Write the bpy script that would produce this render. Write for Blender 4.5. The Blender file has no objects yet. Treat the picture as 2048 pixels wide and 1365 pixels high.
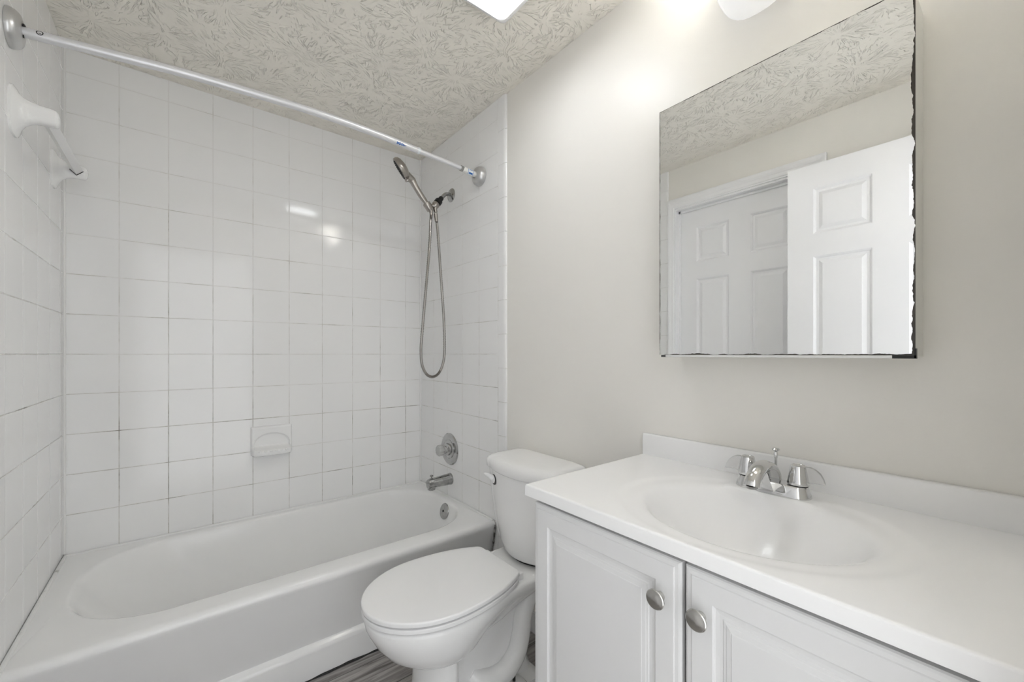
import bpy, bmesh, math, random
from mathutils import Vector, Matrix, noise
random.seed(7)
PI = math.pi
S = bpy.context.scene
COL = S.collection

# ---------------------------------------------------------------- camera, world, exposure
cam = bpy.data.cameras.new('camera'); camo = bpy.data.objects.new('camera', cam); COL.objects.link(camo)
camo.location = (0.345, -2.268, 1.140)
camo.rotation_euler = (PI/2, 0, -0.676)
cam.sensor_width = 36; cam.lens = 826.0/2048*36
cam.shift_y = (708-682.5)/2048
cam.clip_start = 0.01; cam.clip_end = 50
S.camera = camo
w = bpy.data.worlds.new('world'); S.world = w; w.use_nodes = True
w.node_tree.nodes['Background'].inputs[0].default_value = (0.96, 0.98, 1.0, 1)
w.node_tree.nodes['Background'].inputs[1].default_value = 1.9
S.view_settings.view_transform = 'Standard'; S.view_settings.look = 'None'
S.view_settings.gamma = 1; S.view_settings.use_curve_mapping = False
S.view_settings.exposure = 0.24
S.cycles.sample_clamp_indirect = 60.0; S.cycles.caustics_reflective = True
S.cycles.max_bounces = 12; S.cycles.diffuse_bounces = 8; S.cycles.glossy_bounces = 6
CEILING_LAMP = 17.0      # emission of the ceiling lens
WALL_LAMP = 20.0          # watts of the bulb in the wall lamp

# ---------------------------------------------------------------- room numbers (metres)
XL, XR = 0.0, 1.466          # tile faces left / right
PL, PW = -0.008, 1.476       # painted faces left / right
ZC = 2.296                   # ceiling
YF = -2.300                  # front wall (behind the camera's lens plane)
RIM = 0.377                  # tub rim
TP = 0.1524                  # tile pitch

# ---------------------------------------------------------------- material helpers
def new_mat(name):
    m = bpy.data.materials.new(name); m.use_nodes = True
    nt = m.node_tree
    return m, nt, nt.nodes['Principled BSDF']
def mat(name, col, rough=0.5, metal=0.0, spec=0.5, coat=0.0, trans=0.0, ior=1.45, emit=None, estr=0.0, var=0.0, vscale=6.0, bump=0.0, bscale=200.0):
    m, nt, b = new_mat(name)
    b.inputs['Base Color'].default_value = (*col, 1); b.inputs['Roughness'].default_value = rough
    b.inputs['Metallic'].default_value = metal; b.inputs['Specular IOR Level'].default_value = spec
    b.inputs['Coat Weight'].default_value = coat; b.inputs['Coat Roughness'].default_value = 0.05
    b.inputs['Transmission Weight'].default_value = trans; b.inputs['IOR'].default_value = ior
    if emit:
        b.inputs['Emission Color'].default_value = (*emit, 1); b.inputs['Emission Strength'].default_value = estr
    tc = nt.nodes.new('ShaderNodeTexCoord')
    if var:
        n = nt.nodes.new('ShaderNodeTexNoise'); n.inputs['Scale'].default_value = vscale; n.inputs['Detail'].default_value = 4
        nt.links.new(tc.outputs['Object'], n.inputs['Vector'])
        r = nt.nodes.new('ShaderNodeValToRGB')
        r.color_ramp.elements[0].position = 0.3; r.color_ramp.elements[1].position = 0.7
        r.color_ramp.elements[0].color = (*[c*(1-var) for c in col], 1); r.color_ramp.elements[1].color = (*col, 1)
        nt.links.new(n.outputs['Fac'], r.inputs['Fac']); nt.links.new(r.outputs['Color'], b.inputs['Base Color'])
    if bump:
        n = nt.nodes.new('ShaderNodeTexNoise'); n.inputs['Scale'].default_value = bscale
        nt.links.new(tc.outputs['Object'], n.inputs['Vector'])
        bp = nt.nodes.new('ShaderNodeBump'); bp.inputs['Strength'].default_value = bump; bp.inputs['Distance'].default_value = 0.002
        nt.links.new(n.outputs['Fac'], bp.inputs['Height']); nt.links.new(bp.outputs['Normal'], b.inputs['Normal'])
    return m

TILE = mat('glazed_white_tile', (0.87, 0.87, 0.868), 0.10, spec=0.5, var=0.015, vscale=1.5, bump=0.03, bscale=18)
PORC = mat('white_porcelain', (0.87, 0.87, 0.865), 0.07, spec=0.5, var=0.01)
TUBM = mat('white_tub_enamel', (0.87, 0.87, 0.865), 0.12, spec=0.5, var=0.02, vscale=3)
SEATM = mat('white_seat_plastic', (0.86, 0.86, 0.86), 0.25, var=0.01)
PAINT = mat('warm_white_wall_paint', (0.83, 0.812, 0.772), 0.36, spec=0.4, var=0.015, vscale=1.2, bump=0.06, bscale=160)
TRIMM = mat('white_trim_paint', (0.87, 0.87, 0.88), 0.30, var=0.01)
DOORM = mat('white_door_paint', (0.87, 0.87, 0.885), 0.32, var=0.01, bump=0.03, bscale=260)
CABM = mat('white_thermofoil', (0.75, 0.75, 0.75), 0.33, var=0.01)
MARB = mat('white_cultured_marble', (0.90, 0.90, 0.90), 0.24, spec=0.5, coat=0.1, var=0.01)
CHROME = mat('polished_chrome', (0.72, 0.72, 0.72), 0.05, metal=1, var=0.05, vscale=30)
VALVEM = mat('used_chrome', (0.56, 0.56, 0.555), 0.10, metal=1, var=0.12, vscale=40)
WORN = mat('worn_chrome', (0.50, 0.50, 0.49), 0.16, metal=1, var=0.3, vscale=60)
NICKEL = mat('brushed_nickel', (0.44, 0.41, 0.38), 0.27, metal=1, var=0.15, vscale=50)
SATIN = mat('satin_knob_nickel', (0.62, 0.61, 0.58), 0.20, metal=1, var=0.05)
ALU = mat('pale_rod_metal', (0.78, 0.78, 0.80), 0.34, metal=0.35, var=0.05, vscale=10)
FLANGE = mat('satin_flange', (0.62, 0.62, 0.62), 0.30, metal=0.85, var=0.04)
BLACK = mat('black_plastic', (0.012, 0.012, 0.012), 0.4, var=0.1)
DARK = mat('dark_gap', (0.03, 0.03, 0.03), 0.8, var=0.2)
ACRYL = mat('clear_acrylic', (0.88, 0.88, 0.88), 0.08, trans=0.80, ior=1.49, var=0.01)
KNOBA = mat('frosted_acrylic_knob', (0.72, 0.72, 0.70), 0.15, trans=0.45, ior=1.4, var=0.05, vscale=80)
BARM = mat('white_towel_bar_plastic', (0.80, 0.80, 0.80), 0.25, var=0.01)
CABIN = mat('cream_painted_steel', (0.76, 0.755, 0.72), 0.35, var=0.03, vscale=12)
BLUE = mat('blue_print', (0.03, 0.16, 0.50), 0.4, var=0.3, vscale=90)
STICK = mat('white_sticker', (0.82, 0.85, 0.88), 0.35, var=0.05, vscale=90)
SHADE = mat('opal_glass', (0.88, 0.88, 0.88), 0.18, emit=(0.96, 0.98, 1.0), estr=0.22)
LENS = mat('lit_ceiling_lens', (0.9, 0.9, 0.9), 0.3, emit=(0.94, 0.97, 1.0), estr=CEILING_LAMP)
FIXT = mat('white_fixture_plastic', (0.86, 0.86, 0.86), 0.35, var=0.01)

def grout_mat():
    m, nt, b = new_mat('stained_grout')
    tc = nt.nodes.new('ShaderNodeTexCoord')
    n1 = nt.nodes.new('ShaderNodeTexNoise'); n1.inputs['Scale'].default_value = 5.5; n1.inputs['Detail'].default_value = 5; n1.inputs['Roughness'].default_value = 0.7
    nt.links.new(tc.outputs['Object'], n1.inputs['Vector'])
    r = nt.nodes.new('ShaderNodeValToRGB'); cr = r.color_ramp
    cr.elements[0].position = 0.32; cr.elements[0].color = (0.24, 0.225, 0.195, 1)
    cr.elements[1].position = 0.60; cr.elements[1].color = (0.77, 0.765, 0.755, 1)
    e = cr.elements.new(0.45); e.color = (0.60, 0.585, 0.555, 1)
    # the lower courses, splashed by the tub, have collected more dirt than the top ones
    sp = nt.nodes.new('ShaderNodeSeparateXYZ'); nt.links.new(tc.outputs['Object'], sp.inputs[0])
    mr = nt.nodes.new('ShaderNodeMapRange'); mr.inputs['From Min'].default_value = 0.4; mr.inputs['From Max'].default_value = 2.1
    mr.inputs['To Min'].default_value = -0.05; mr.inputs['To Max'].default_value = 0.12
    nt.links.new(sp.outputs['Z'], mr.inputs['Value'])
    ad = nt.nodes.new('ShaderNodeMath'); ad.operation = 'ADD'; nt.links.new(n1.outputs['Fac'], ad.inputs[0]); nt.links.new(mr.outputs[0], ad.inputs[1])
    nt.links.new(ad.outputs[0], r.inputs['Fac']); nt.links.new(r.outputs['Color'], b.inputs['Base Color'])
    b.inputs['Roughness'].default_value = 0.85
    return m
GROUT = grout_mat()

def caulk_mat():
    m, nt, b = new_mat('caulk_with_mildew')
    tc = nt.nodes.new('ShaderNodeTexCoord')
    n1 = nt.nodes.new('ShaderNodeTexNoise'); n1.inputs['Scale'].default_value = 14; n1.inputs['Detail'].default_value = 6
    nt.links.new(tc.outputs['Object'], n1.inputs['Vector'])
    r = nt.nodes.new('ShaderNodeValToRGB'); cr = r.color_ramp
    cr.elements[0].position = 0.24; cr.elements[0].color = (0.45, 0.44, 0.41, 1)
    cr.elements[1].position = 0.34; cr.elements[1].color = (0.82, 0.82, 0.81, 1)
    nt.links.new(n1.outputs['Fac'], r.inputs['Fac']); nt.links.new(r.outputs['Color'], b.inputs['Base Color'])
    b.inputs['Roughness'].default_value = 0.3
    return m
CAULK = caulk_mat()
def grime_mat():
    m, nt, b = new_mat('black_mildew')
    tc = nt.nodes.new('ShaderNodeTexCoord')
    n1 = nt.nodes.new('ShaderNodeTexNoise'); n1.inputs['Scale'].default_value = 45; n1.inputs['Detail'].default_value = 6
    nt.links.new(tc.outputs['Object'], n1.inputs['Vector'])
    r = nt.nodes.new('ShaderNodeValToRGB'); cr = r.color_ramp
    cr.elements[0].position = 0.40; cr.elements[0].color = (0.05, 0.048, 0.045, 1)
    cr.elements[1].position = 0.62; cr.elements[1].color = (0.48, 0.47, 0.45, 1)
    nt.links.new(n1.outputs['Fac'], r.inputs['Fac']); nt.links.new(r.outputs['Color'], b.inputs['Base Color'])
    b.inputs['Roughness'].default_value = 0.7
    return m
GRIME = grime_mat()

def math_node(nt, op, a=None, b=None, c=None):
    n = nt.nodes.new('ShaderNodeMath'); n.operation = op
    for i, v in enumerate((a, b, c)):
        if v is None: continue
        if isinstance(v, (int, float)): n.inputs[i].default_value = v
        else: nt.links.new(v, n.inputs[i])
    return n.outputs[0]

def ceiling_mat():
    # crow's-foot stamped plaster: fans of thin radial ridges round scattered centres
    m, nt, b = new_mat('stamped_plaster_ceiling')
    b.inputs['Base Color'].default_value = (0.91, 0.875, 0.80, 1); b.inputs['Roughness'].default_value = 0.36
    b.inputs['Specular IOR Level'].default_value = 0.35
    L = nt.links.new
    geo = nt.nodes.new('ShaderNodeNewGeometry')
    nz = nt.nodes.new('ShaderNodeTexNoise'); nz.inputs['Scale'].default_value = 6; nz.inputs['Detail'].default_value = 2
    L(geo.outputs['Position'], nz.inputs['Vector'])
    def layer(scale, off):
        mp = nt.nodes.new('ShaderNodeMapping'); mp.inputs['Scale'].default_value = (scale, scale, 0); mp.inputs['Location'].default_value = (off, off*0.37, 0)
        L(geo.outputs['Position'], mp.inputs['Vector'])
        mixv = nt.nodes.new('ShaderNodeVectorMath'); mixv.operation = 'MULTIPLY_ADD'
        mixv.inputs[1].default_value = (0.35, 0.35, 0); L(nz.outputs['Color'], mixv.inputs[0]); L(mp.outputs[0], mixv.inputs[2])
        vo = nt.nodes.new('ShaderNodeTexVoronoi'); vo.voronoi_dimensions = '2D'; vo.inputs['Scale'].default_value = 1.0; vo.inputs['Randomness'].default_value = 0.9
        L(mixv.outputs[0], vo.inputs['Vector'])
        d = nt.nodes.new('ShaderNodeVectorMath'); d.operation = 'SUBTRACT'
        L(mixv.outputs[0], d.inputs[0]); L(vo.outputs['Position'], d.inputs[1])
        sp = nt.nodes.new('ShaderNodeSeparateXYZ'); L(d.outputs[0], sp.inputs[0])
        ang = math_node(nt, 'ARCTAN2', sp.outputs['Y'], sp.outputs['X'])
        rad = vo.outputs['Distance']
        sc = nt.nodes.new('ShaderNodeSeparateColor'); L(vo.outputs['Color'], sc.inputs[0])
        cv = nt.nodes.new('ShaderNodeCombineXYZ')
        L(math_node(nt, 'MULTIPLY', ang, 15.0), cv.inputs[0])
        L(math_node(nt, 'MULTIPLY', rad, 5.0), cv.inputs[1])
        L(math_node(nt, 'MULTIPLY', sc.outputs[0], 40.0), cv.inputs[2])
        n = nt.nodes.new('ShaderNodeTexNoise'); n.inputs['Scale'].default_value = 1.0; n.inputs['Detail'].default_value = 1.5; n.inputs['Distortion'].default_value = 0.4
        L(cv.outputs[0], n.inputs['Vector'])
        # thin ridge along each stroke
        rg = nt.nodes.new('ShaderNodeMapRange'); rg.interpolation_type = 'SMOOTHSTEP'
        rg.inputs['From Min'].default_value = 0.575; rg.inputs['From Max'].default_value = 0.67
        L(n.outputs['Fac'], rg.inputs['Value'])
        fo = nt.nodes.new('ShaderNodeMapRange'); fo.inputs['From Min'].default_value = 0.10; fo.inputs['From Max'].default_value = 0.22
        L(rad, fo.inputs['Value'])
        n3 = nt.nodes.new('ShaderNodeTexNoise'); n3.inputs['Scale'].default_value = 3.5; L(mp.outputs[0], n3.inputs['Vector'])
        gate = nt.nodes.new('ShaderNodeMapRange'); gate.inputs['From Min'].default_value = 0.40; gate.inputs['From Max'].default_value = 0.56
        L(n3.outputs['Fac'], gate.inputs['Value'])
        return math_node(nt, 'MULTIPLY', math_node(nt, 'MULTIPLY', rg.outputs[0], fo.outputs[0]), gate.outputs[0])
    h1 = layer(4.2, 0.0); h2 = layer(5.3, 3.7)
    h = math_node(nt, 'MAXIMUM', h1, h2)
    fine = nt.nodes.new('ShaderNodeTexNoise'); fine.inputs['Scale'].default_value = 120; fine.inputs['Detail'].default_value = 3
    L(geo.outputs['Position'], fine.inputs['Vector'])
    ht = math_node(nt, 'ADD', h, math_node(nt, 'MULTIPLY', fine.outputs['Fac'], 0.12))
    bp = nt.nodes.new('ShaderNodeBump'); bp.inputs['Strength'].default_value = 0.9; bp.inputs['Distance'].default_value = 0.0048
    L(ht, bp.inputs['Height']); L(bp.outputs['Normal'], b.inputs['Normal'])
    return m
CEIL = ceiling_mat()

def floor_mat():
    m, nt, b = new_mat('grey_wood_plank_floor')
    L = nt.links.new
    geo = nt.nodes.new('ShaderNodeNewGeometry')
    br = nt.nodes.new('ShaderNodeTexBrick'); br.inputs['Scale'].default_value = 1.0
    br.inputs['Brick Width'].default_value = 1.2; br.inputs['Row Height'].default_value = 0.15; br.inputs['Mortar Size'].default_value = 0.0015
    br.inputs['Color1'].default_value = (1, 1, 1, 1); br.inputs['Color2'].default_value = (0.75, 0.75, 0.75, 1); br.inputs['Mortar'].default_value = (0.25, 0.25, 0.25, 1)
    L(geo.outputs['Position'], br.inputs['Vector'])
    mp = nt.nodes.new('ShaderNodeMapping'); mp.inputs['Scale'].default_value = (4, 60, 1); L(geo.outputs['Position'], mp.inputs['Vector'])
    n = nt.nodes.new('ShaderNodeTexNoise'); n.inputs['Scale'].default_value = 1; n.inputs['Detail'].default_value = 8; n.inputs['Roughness'].default_value = 0.65; n.inputs['Distortion'].default_value = 0.6
    L(mp.outputs[0], n.inputs['Vector'])
    r = nt.nodes.new('ShaderNodeValToRGB'); cr = r.color_ramp
    cr.elements[0].position = 0.32; cr.elements[0].color = (0.13, 0.115, 0.105, 1)
    cr.elements[1].position = 0.62; cr.elements[1].color = (0.52, 0.49, 0.47, 1)
    L(n.outputs['Fac'], r.inputs['Fac'])
    mx = nt.nodes.new('ShaderNodeMix'); mx.data_type = 'RGBA'; mx.blend_type = 'MULTIPLY'; mx.inputs[0].default_value = 1
    L(r.outputs['Color'], mx.inputs[6]); L(br.outputs['Color'], mx.inputs[7]); L(mx.outputs[2], b.inputs['Base Color'])
    b.inputs['Roughness'].default_value = 0.45
    bp = nt.nodes.new('ShaderNodeBump'); bp.inputs['Strength'].default_value = 0.3; bp.inputs['Distance'].default_value = 0.002
    L(n.outputs['Fac'], bp.inputs['Height']); L(bp.outputs['Normal'], b.inputs['Normal'])
    return m
FLOOR = floor_mat()

def mirror_mat(y0, y1, z0, z1):
    # silvered glass with blackened, flaking edges (worn most along the right edge)
    m, nt, b = new_mat('mirror_with_black_edge_rot')
    L = nt.links.new
    geo = nt.nodes.new('ShaderNodeNewGeometry'); sp = nt.nodes.new('ShaderNodeSeparateXYZ'); L(geo.outputs['Position'], sp.inputs[0])
    n = nt.nodes.new('ShaderNodeTexNoise'); n.inputs['Scale'].default_value = 38; n.inputs['Detail'].default_value = 5
    L(geo.outputs['Position'], n.inputs['Vector'])
    n2 = nt.nodes.new('ShaderNodeTexNoise'); n2.inputs['Scale'].default_value = 7; L(geo.outputs['Position'], n2.inputs['Vector'])
    j = math_node(nt, 'MULTIPLY', math_node(nt, 'SUBTRACT', n.outputs['Fac'], 0.5), 0.016)
    j2 = math_node(nt, 'MULTIPLY', math_node(nt, 'SUBTRACT', n2.outputs['Fac'], 0.5), 0.008)
    jj = math_node(nt, 'ADD', j, j2)
    dr = math_node(nt, 'ADD', math_node(nt, 'SUBTRACT', sp.outputs['Y'], y0), jj)            # right edge (low y)
    dl = math_node(nt, 'ADD', math_node(nt, 'SUBTRACT', y1, sp.outputs['Y']), math_node(nt, 'MULTIPLY', jj, 0.3))
    dt = math_node(nt, 'ADD', math_node(nt, 'SUBTRACT', z1, sp.outputs['Z']), math_node(nt, 'MULTIPLY', jj, 0.4))
    db = math_node(nt, 'ADD', math_node(nt, 'SUBTRACT', sp.outputs['Z'], z0), math_node(nt, 'MULTIPLY', jj, 0.6))
    m1 = math_node(nt, 'LESS_THAN', dr, 0.0026); m2 = math_node(nt, 'LESS_THAN', dl, 0.0014)
    m3 = math_node(nt, 'LESS_THAN', dt, 0.0016); m4 = math_node(nt, 'LESS_THAN', db, 0.0018)
    mk = math_node(nt, 'MAXIMUM', math_node(nt, 'MAXIMUM', m1, m2), math_node(nt, 'MAXIMUM', m3, m4))
    b.inputs['Base Color'].default_value = (0.93, 0.94, 0.935, 1); b.inputs['Metallic'].default_value = 1; b.inputs['Roughness'].default_value = 0.0
    rot = nt.nodes.new('ShaderNodeBsdfPrincipled'); rot.inputs['Base Color'].default_value = (0.045, 0.038, 0.030, 1); rot.inputs['Roughness'].default_value = 0.3
    mx = nt.nodes.new('ShaderNodeMixShader'); L(mk, mx.inputs[0]); L(b.outputs[0], mx.inputs[1]); L(rot.outputs[0], mx.inputs[2])
    L(mx.outputs[0], nt.nodes['Material Output'].inputs['Surface'])
    return m

# ---------------------------------------------------------------- mesh helpers (all coordinates are world metres)
V = Vector
WL = {}
def thing(name, label, cat, loc, group=None):
    o = bpy.data.objects.new(name, None); COL.objects.link(o); o.location = loc
    o.empty_display_size = 0.05; o['label'] = label; o['category'] = cat
    if group: o['group'] = group
    WL[o] = V(loc); return o
def obj(name, bm, m, parent=None, smooth=True, angle=35, label=None):
    bmesh.ops.recalc_face_normals(bm, faces=bm.faces[:])
    off = WL[parent] if parent else V((0, 0, 0))
    if parent: bmesh.ops.translate(bm, verts=bm.verts[:], vec=-off)
    me = bpy.data.meshes.new(name); bm.to_mesh(me); bm.free()
    for mm in (m if isinstance(m, (list, tuple)) else [m]): me.materials.append(mm)
    if smooth and len(me.polygons):
        me.shade_smooth(); me.set_sharp_from_angle(angle=math.radians(angle))
    o = bpy.data.objects.new(name, me); COL.objects.link(o)
    if parent: o.parent = parent
    WL[o] = off
    if label: o['label'] = label
    return o
def struct(name, bm, m, parent=None, smooth=False, angle=35):
    o = obj(name, bm, m, parent, smooth, angle)
    if not parent: o['kind'] = 'structure'
    return o
def tag(o, label, cat, group=None):
    o['label'] = label; o['category'] = cat
    if group: o['group'] = group
    return o
def box(bm, x0, x1, y0, y1, z0, z1, bev=0.0, seg=2, mi=0):
    r = bmesh.ops.create_cube(bm, size=1.0)
    vs = r['verts']
    bmesh.ops.scale(bm, vec=(abs(x1-x0), abs(y1-y0), abs(z1-z0)), verts=vs)
    bmesh.ops.translate(bm, vec=((x0+x1)/2, (y0+y1)/2, (z0+z1)/2), verts=vs)
    fs = {f for v in vs for f in v.link_faces}
    for f in fs: f.material_index = mi
    if bev:
        es = list({e for v in vs for e in v.link_edges})
        bmesh.ops.bevel(bm, geom=es, offset=bev, segments=seg, profile=0.5, affect='EDGES')
    return bm
def B(*a, **k): return box(bmesh.new(), *a, **k)
def loft(bm, rings, cap0=True, cap1=True, closed=True, mi=0):
    vr = [[bm.verts.new(p) for p in r] for r in rings]
    n = len(vr[0])
    for a, b in zip(vr, vr[1:]):
        for i in range(n if closed else n-1):
            j = (i+1) % n
            f = bm.faces.new((a[i], a[j], b[j], b[i])); f.material_index = mi
    if cap0: bm.faces.new(list(reversed(vr[0]))).material_index = mi
    if cap1: bm.faces.new(vr[-1]).material_index = mi
    return bm
def basis(d):
    d = V(d).normalized(); a = V((0, 0, 1)) if abs(d.z) < 0.9 else V((1, 0, 0))
    u = d.cross(a).normalized(); return d, u, d.cross(u).normalized()
def lathe(bm, origin, axis, prof, n=40, cap0=True, cap1=True, sx=1.0, sy=1.0, up=None):
    d, u, v = basis(axis)
    o = V(origin); rings = []
    for r, h in prof:
        rings.append([o + d*h + u*(r*sx*math.cos(2*PI*i/n)) + v*(r*sy*math.sin(2*PI*i/n)) for i in range(n)])
    return loft(bm, rings, cap0, cap1)
def tube(bm, pts, rad, n=16, caps=True, sq=None):
    pts = [V(p) for p in pts]
    rr = rad if isinstance(rad, (list, tuple)) else [rad]*len(pts)
    rings = []; u = None
    for i, p in enumerate(pts):
        t = (pts[min(i+1, len(pts)-1)] - pts[max(i-1, 0)]).normalized()
        if u is None: _, u, _ = basis(t)
        u = (u - t*u.dot(t)).normalized(); v = t.cross(u)
        r = rr[i]; ra, rb = r if isinstance(r, tuple) else (r, r)
        rings.append([p + u*(ra*math.cos(2*PI*k/n)) + v*(rb*math.sin(2*PI*k/n)) for k in range(n)])
    return loft(bm, rings, caps, caps)
def spline(pts, per=10):
    # Catmull-Rom through the points; points may carry extra components (radii)
    P = [list(p) for p in pts]; out = []
    for i in range(len(P)-1):
        p0 = P[max(i-1, 0)]; p1 = P[i]; p2 = P[i+1]; p3 = P[min(i+2, len(P)-1)]
        for k in range(per):
            t = k/per
            out.append([0.5*(2*b+(c-a)*t+(2*a-5*b+4*c-d)*t*t+(3*b-a-3*c+d)*t**3) for a, b, c, d in zip(p0, p1, p2, p3)])
    out.append(P[-1]); return out
def rrect(x0, x1, y0, y1, r, z, n=10):
    # rounded rectangle ring, counter-clockwise; r = radius or four radii (x0y0, x1y0, x1y1, x0y1)
    R = r if isinstance(r, (list, tuple)) else [r]*4
    out = []
    for (cx, cy, a0, q) in ((x0+R[0], y0+R[0], PI, R[0]), (x1-R[1], y0+R[1], 1.5*PI, R[1]), (x1-R[2], y1-R[2], 0, R[2]), (x0+R[3], y1-R[3], 0.5*PI, R[3])):
        for k in range(n+1):
            a = a0 + 0.5*PI*k/n; out.append(V((cx+q*math.cos(a), cy+q*math.sin(a), z)))
    return out
def smooth(t): t = max(0, min(1, t)); return t*t*(3-2*t)

# ---------------------------------------------------------------- tiled surfaces
def tiles(bm, O, U, W, N, ul, wl, gap=0.0009, bev=0.0012, dep=0.0010, tilt=0.00035):
    O, U, W, N = V(O), V(U), V(W), V(N)
    for a0, a1 in zip(ul, ul[1:]):
        for b0, b1 in zip(wl, wl[1:]):
            if a1-a0 < 0.006 or b1-b0 < 0.006: continue
            j = [random.uniform(-tilt, tilt)*0.7 for _ in range(2)]; k = random.uniform(-tilt, 0)*0.5
            inn, outr = [], []
            for s, t in ((0, 0), (1, 0), (1, 1), (0, 1)):
                a = (a0+gap+bev) if s == 0 else (a1-gap-bev); b = (b0+gap+bev) if t == 0 else (b1-gap-bev)
                inn.append(bm.verts.new(O+U*a+W*b+N*((s-.5)*j[0]+(t-.5)*j[1]+k)))
                a = (a0+gap) if s == 0 else (a1-gap); b = (b0+gap) if t == 0 else (b1-gap)
                outr.append(bm.verts.new(O+U*a+W*b-N*dep))
            bm.faces.new(inn)
            for q in range(4):
                p = (q+1) % 4
                bm.faces.new((outr[q], outr[p], inn[p], inn[q]))
    for f in bm.faces: f.material_index = 0
    # grout bed
    a0, a1, b0, b1 = ul[0], ul[-1], wl[0], wl[-1]; c = []
    for n_ in (0.0006, 0.0085):
        for a, b in ((a0, b0), (a1, b0), (a1, b1), (a0, b1)): c.append(bm.verts.new(O+U*a+W*b-N*n_))
    for q in ((0, 1, 2, 3), (4, 5, 6, 7), (0, 1, 5, 4), (1, 2, 6, 5), (2, 3, 7, 6), (3, 0, 4, 7)):
        bm.faces.new([c[i] for i in q]).material_index = 1
    return bm
rows = [RIM-0.012] + [1.1385+k*TP for k in range(-4, 8)] + [ZC]
rowsL = [0.02] + [1.1385+k*TP for k in range(-7, 8)] + [ZC]
cols = [0.0] + [0.001+k*0.1520 for k in range(1, 10)] + [1.466]

# back wall: backing and the tile skin
bk = struct('wall_back', B(-0.15, 1.62, 0.009, 0.12, 0, ZC), PAINT)
struct('tile_skin', tiles(bmesh.new(), (0, 0, 0), (1, 0, 0), (0, 0, 1), (0, -1, 0), cols, rows), [TILE, GROUT], bk)
bm = bmesh.new(); tube(bm, [(0.003, -0.003, RIM+0.009), (0.003, -0.003, ZC)], 0.0052, 8); tube(bm, [(XR-0.003, -0.003, RIM+0.009), (XR-0.003, -0.003, ZC)], 0.0052, 8)
struct('corner_caulk', bm, CAULK, bk, smooth=True)
# right wall: painted wall, tile skin, bullnose edge
rw = struct('wall_right', B(PW, PW+0.1, -2.6, 0.009, 0, ZC), PAINT)
ycols = [0.0] + [0.159+k*TP for k in range(0, 5)]
struct('tile_skin', tiles(bmesh.new(), (XR, 0, 0), (0, -1, 0), (0, 0, 1), (-1, 0, 0), ycols, rowsL), [TILE, GROUT], rw)
def bullnose(xf, sgn, ya, yb, xpaint, joints):
    bm = bmesh.new()
    for z0, z1 in zip(joints, joints[1:]):
        rings = []
        n = 8
        prof = [(xf+sgn*0.0004, ya-0.0012)]
        rr = abs(xpaint-xf)
        w_ = abs(yb-ya)
        for k in range(n+1):
            a = k/n*PI/2
            prof.append((xf + sgn*rr*(1-math.cos(a)), ya - (w_-0.018) - 0.018*math.sin(a)))
        prof.append((xpaint, ya-0.0012))
        for z, s in ((z0+0.001, 0), (z1-0.001, 0)):
            rings.append([V((x, y, z)) for x, y in prof])
        loft(bm, rings)
    box(bm, min(xf+sgn*0.0016, xpaint), max(xf+sgn*0.0016, xpaint), yb+0.008, ya, joints[0], joints[-1], mi=1)
    return bm
bj = [0.02] + [0.161+k*TP for k in range(0, 14)] + [ZC]
struct('bullnose_edge', bullnose(XR, 1, -0.7686, -0.8235, PW, bj), [TILE, GROUT], rw, smooth=True, angle=30)
# left wall: painted wall with a door opening, tile skin, bullnose
DO0, DO1, DH = -0.893, -1.607, 2.034       # closed door opening (y from, y to, head)
bm = bmesh.new()
box(bm, PL-0.11, PL, DO0+0.0185, 0.009, 0, ZC)
box(bm, PL-0.11, PL, DO1-0.0185, DO0+0.0185, DH+0.0185, ZC)
box(bm, PL-0.11, PL, -2.6, DO1-0.0185, 0, ZC)
lw = struct('wall_left', bm, PAINT)
lcols = [0.0] + [0.050+k*TP for k in range(0, 6)]
lcols = [c for c in lcols if c < 0.79] + [0.795]
struct('tile_skin', tiles(bmesh.new(), (XL, 0, 0), (0, -1, 0), (0, 0, 1), (1, 0, 0), lcols, rowsL), [TILE, GROUT], lw)
yl = -lcols[-1]
struct('bullnose_edge', bullnose(XL, -1, yl, -0.846, PL, [0.02]+[0.19+k*TP for k in range(0, 14)]+[ZC]), [TILE, GROUT], lw, smooth=True, angle=30)
# front wall with the doorway the camera stands in; the even world light comes through it as added fill
FX0, FX1 = 0.10, 0.875
bm = bmesh.new()
box(bm, PL, FX0, YF-0.11, YF, 0, ZC); box(bm, FX1, PW, YF-0.11, YF, 0, ZC); box(bm, FX0, FX1, YF-0.11, YF, 2.03, ZC)
struct('wall_front', bm, PAINT)
struct('floor', B(-0.118, 1.576, -2.6, 0.1, -0.05, 0), FLOOR)
struct('ceiling', B(-0.118, 1.576, -2.6, 0.1, ZC, ZC+0.05), CEIL)

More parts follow.
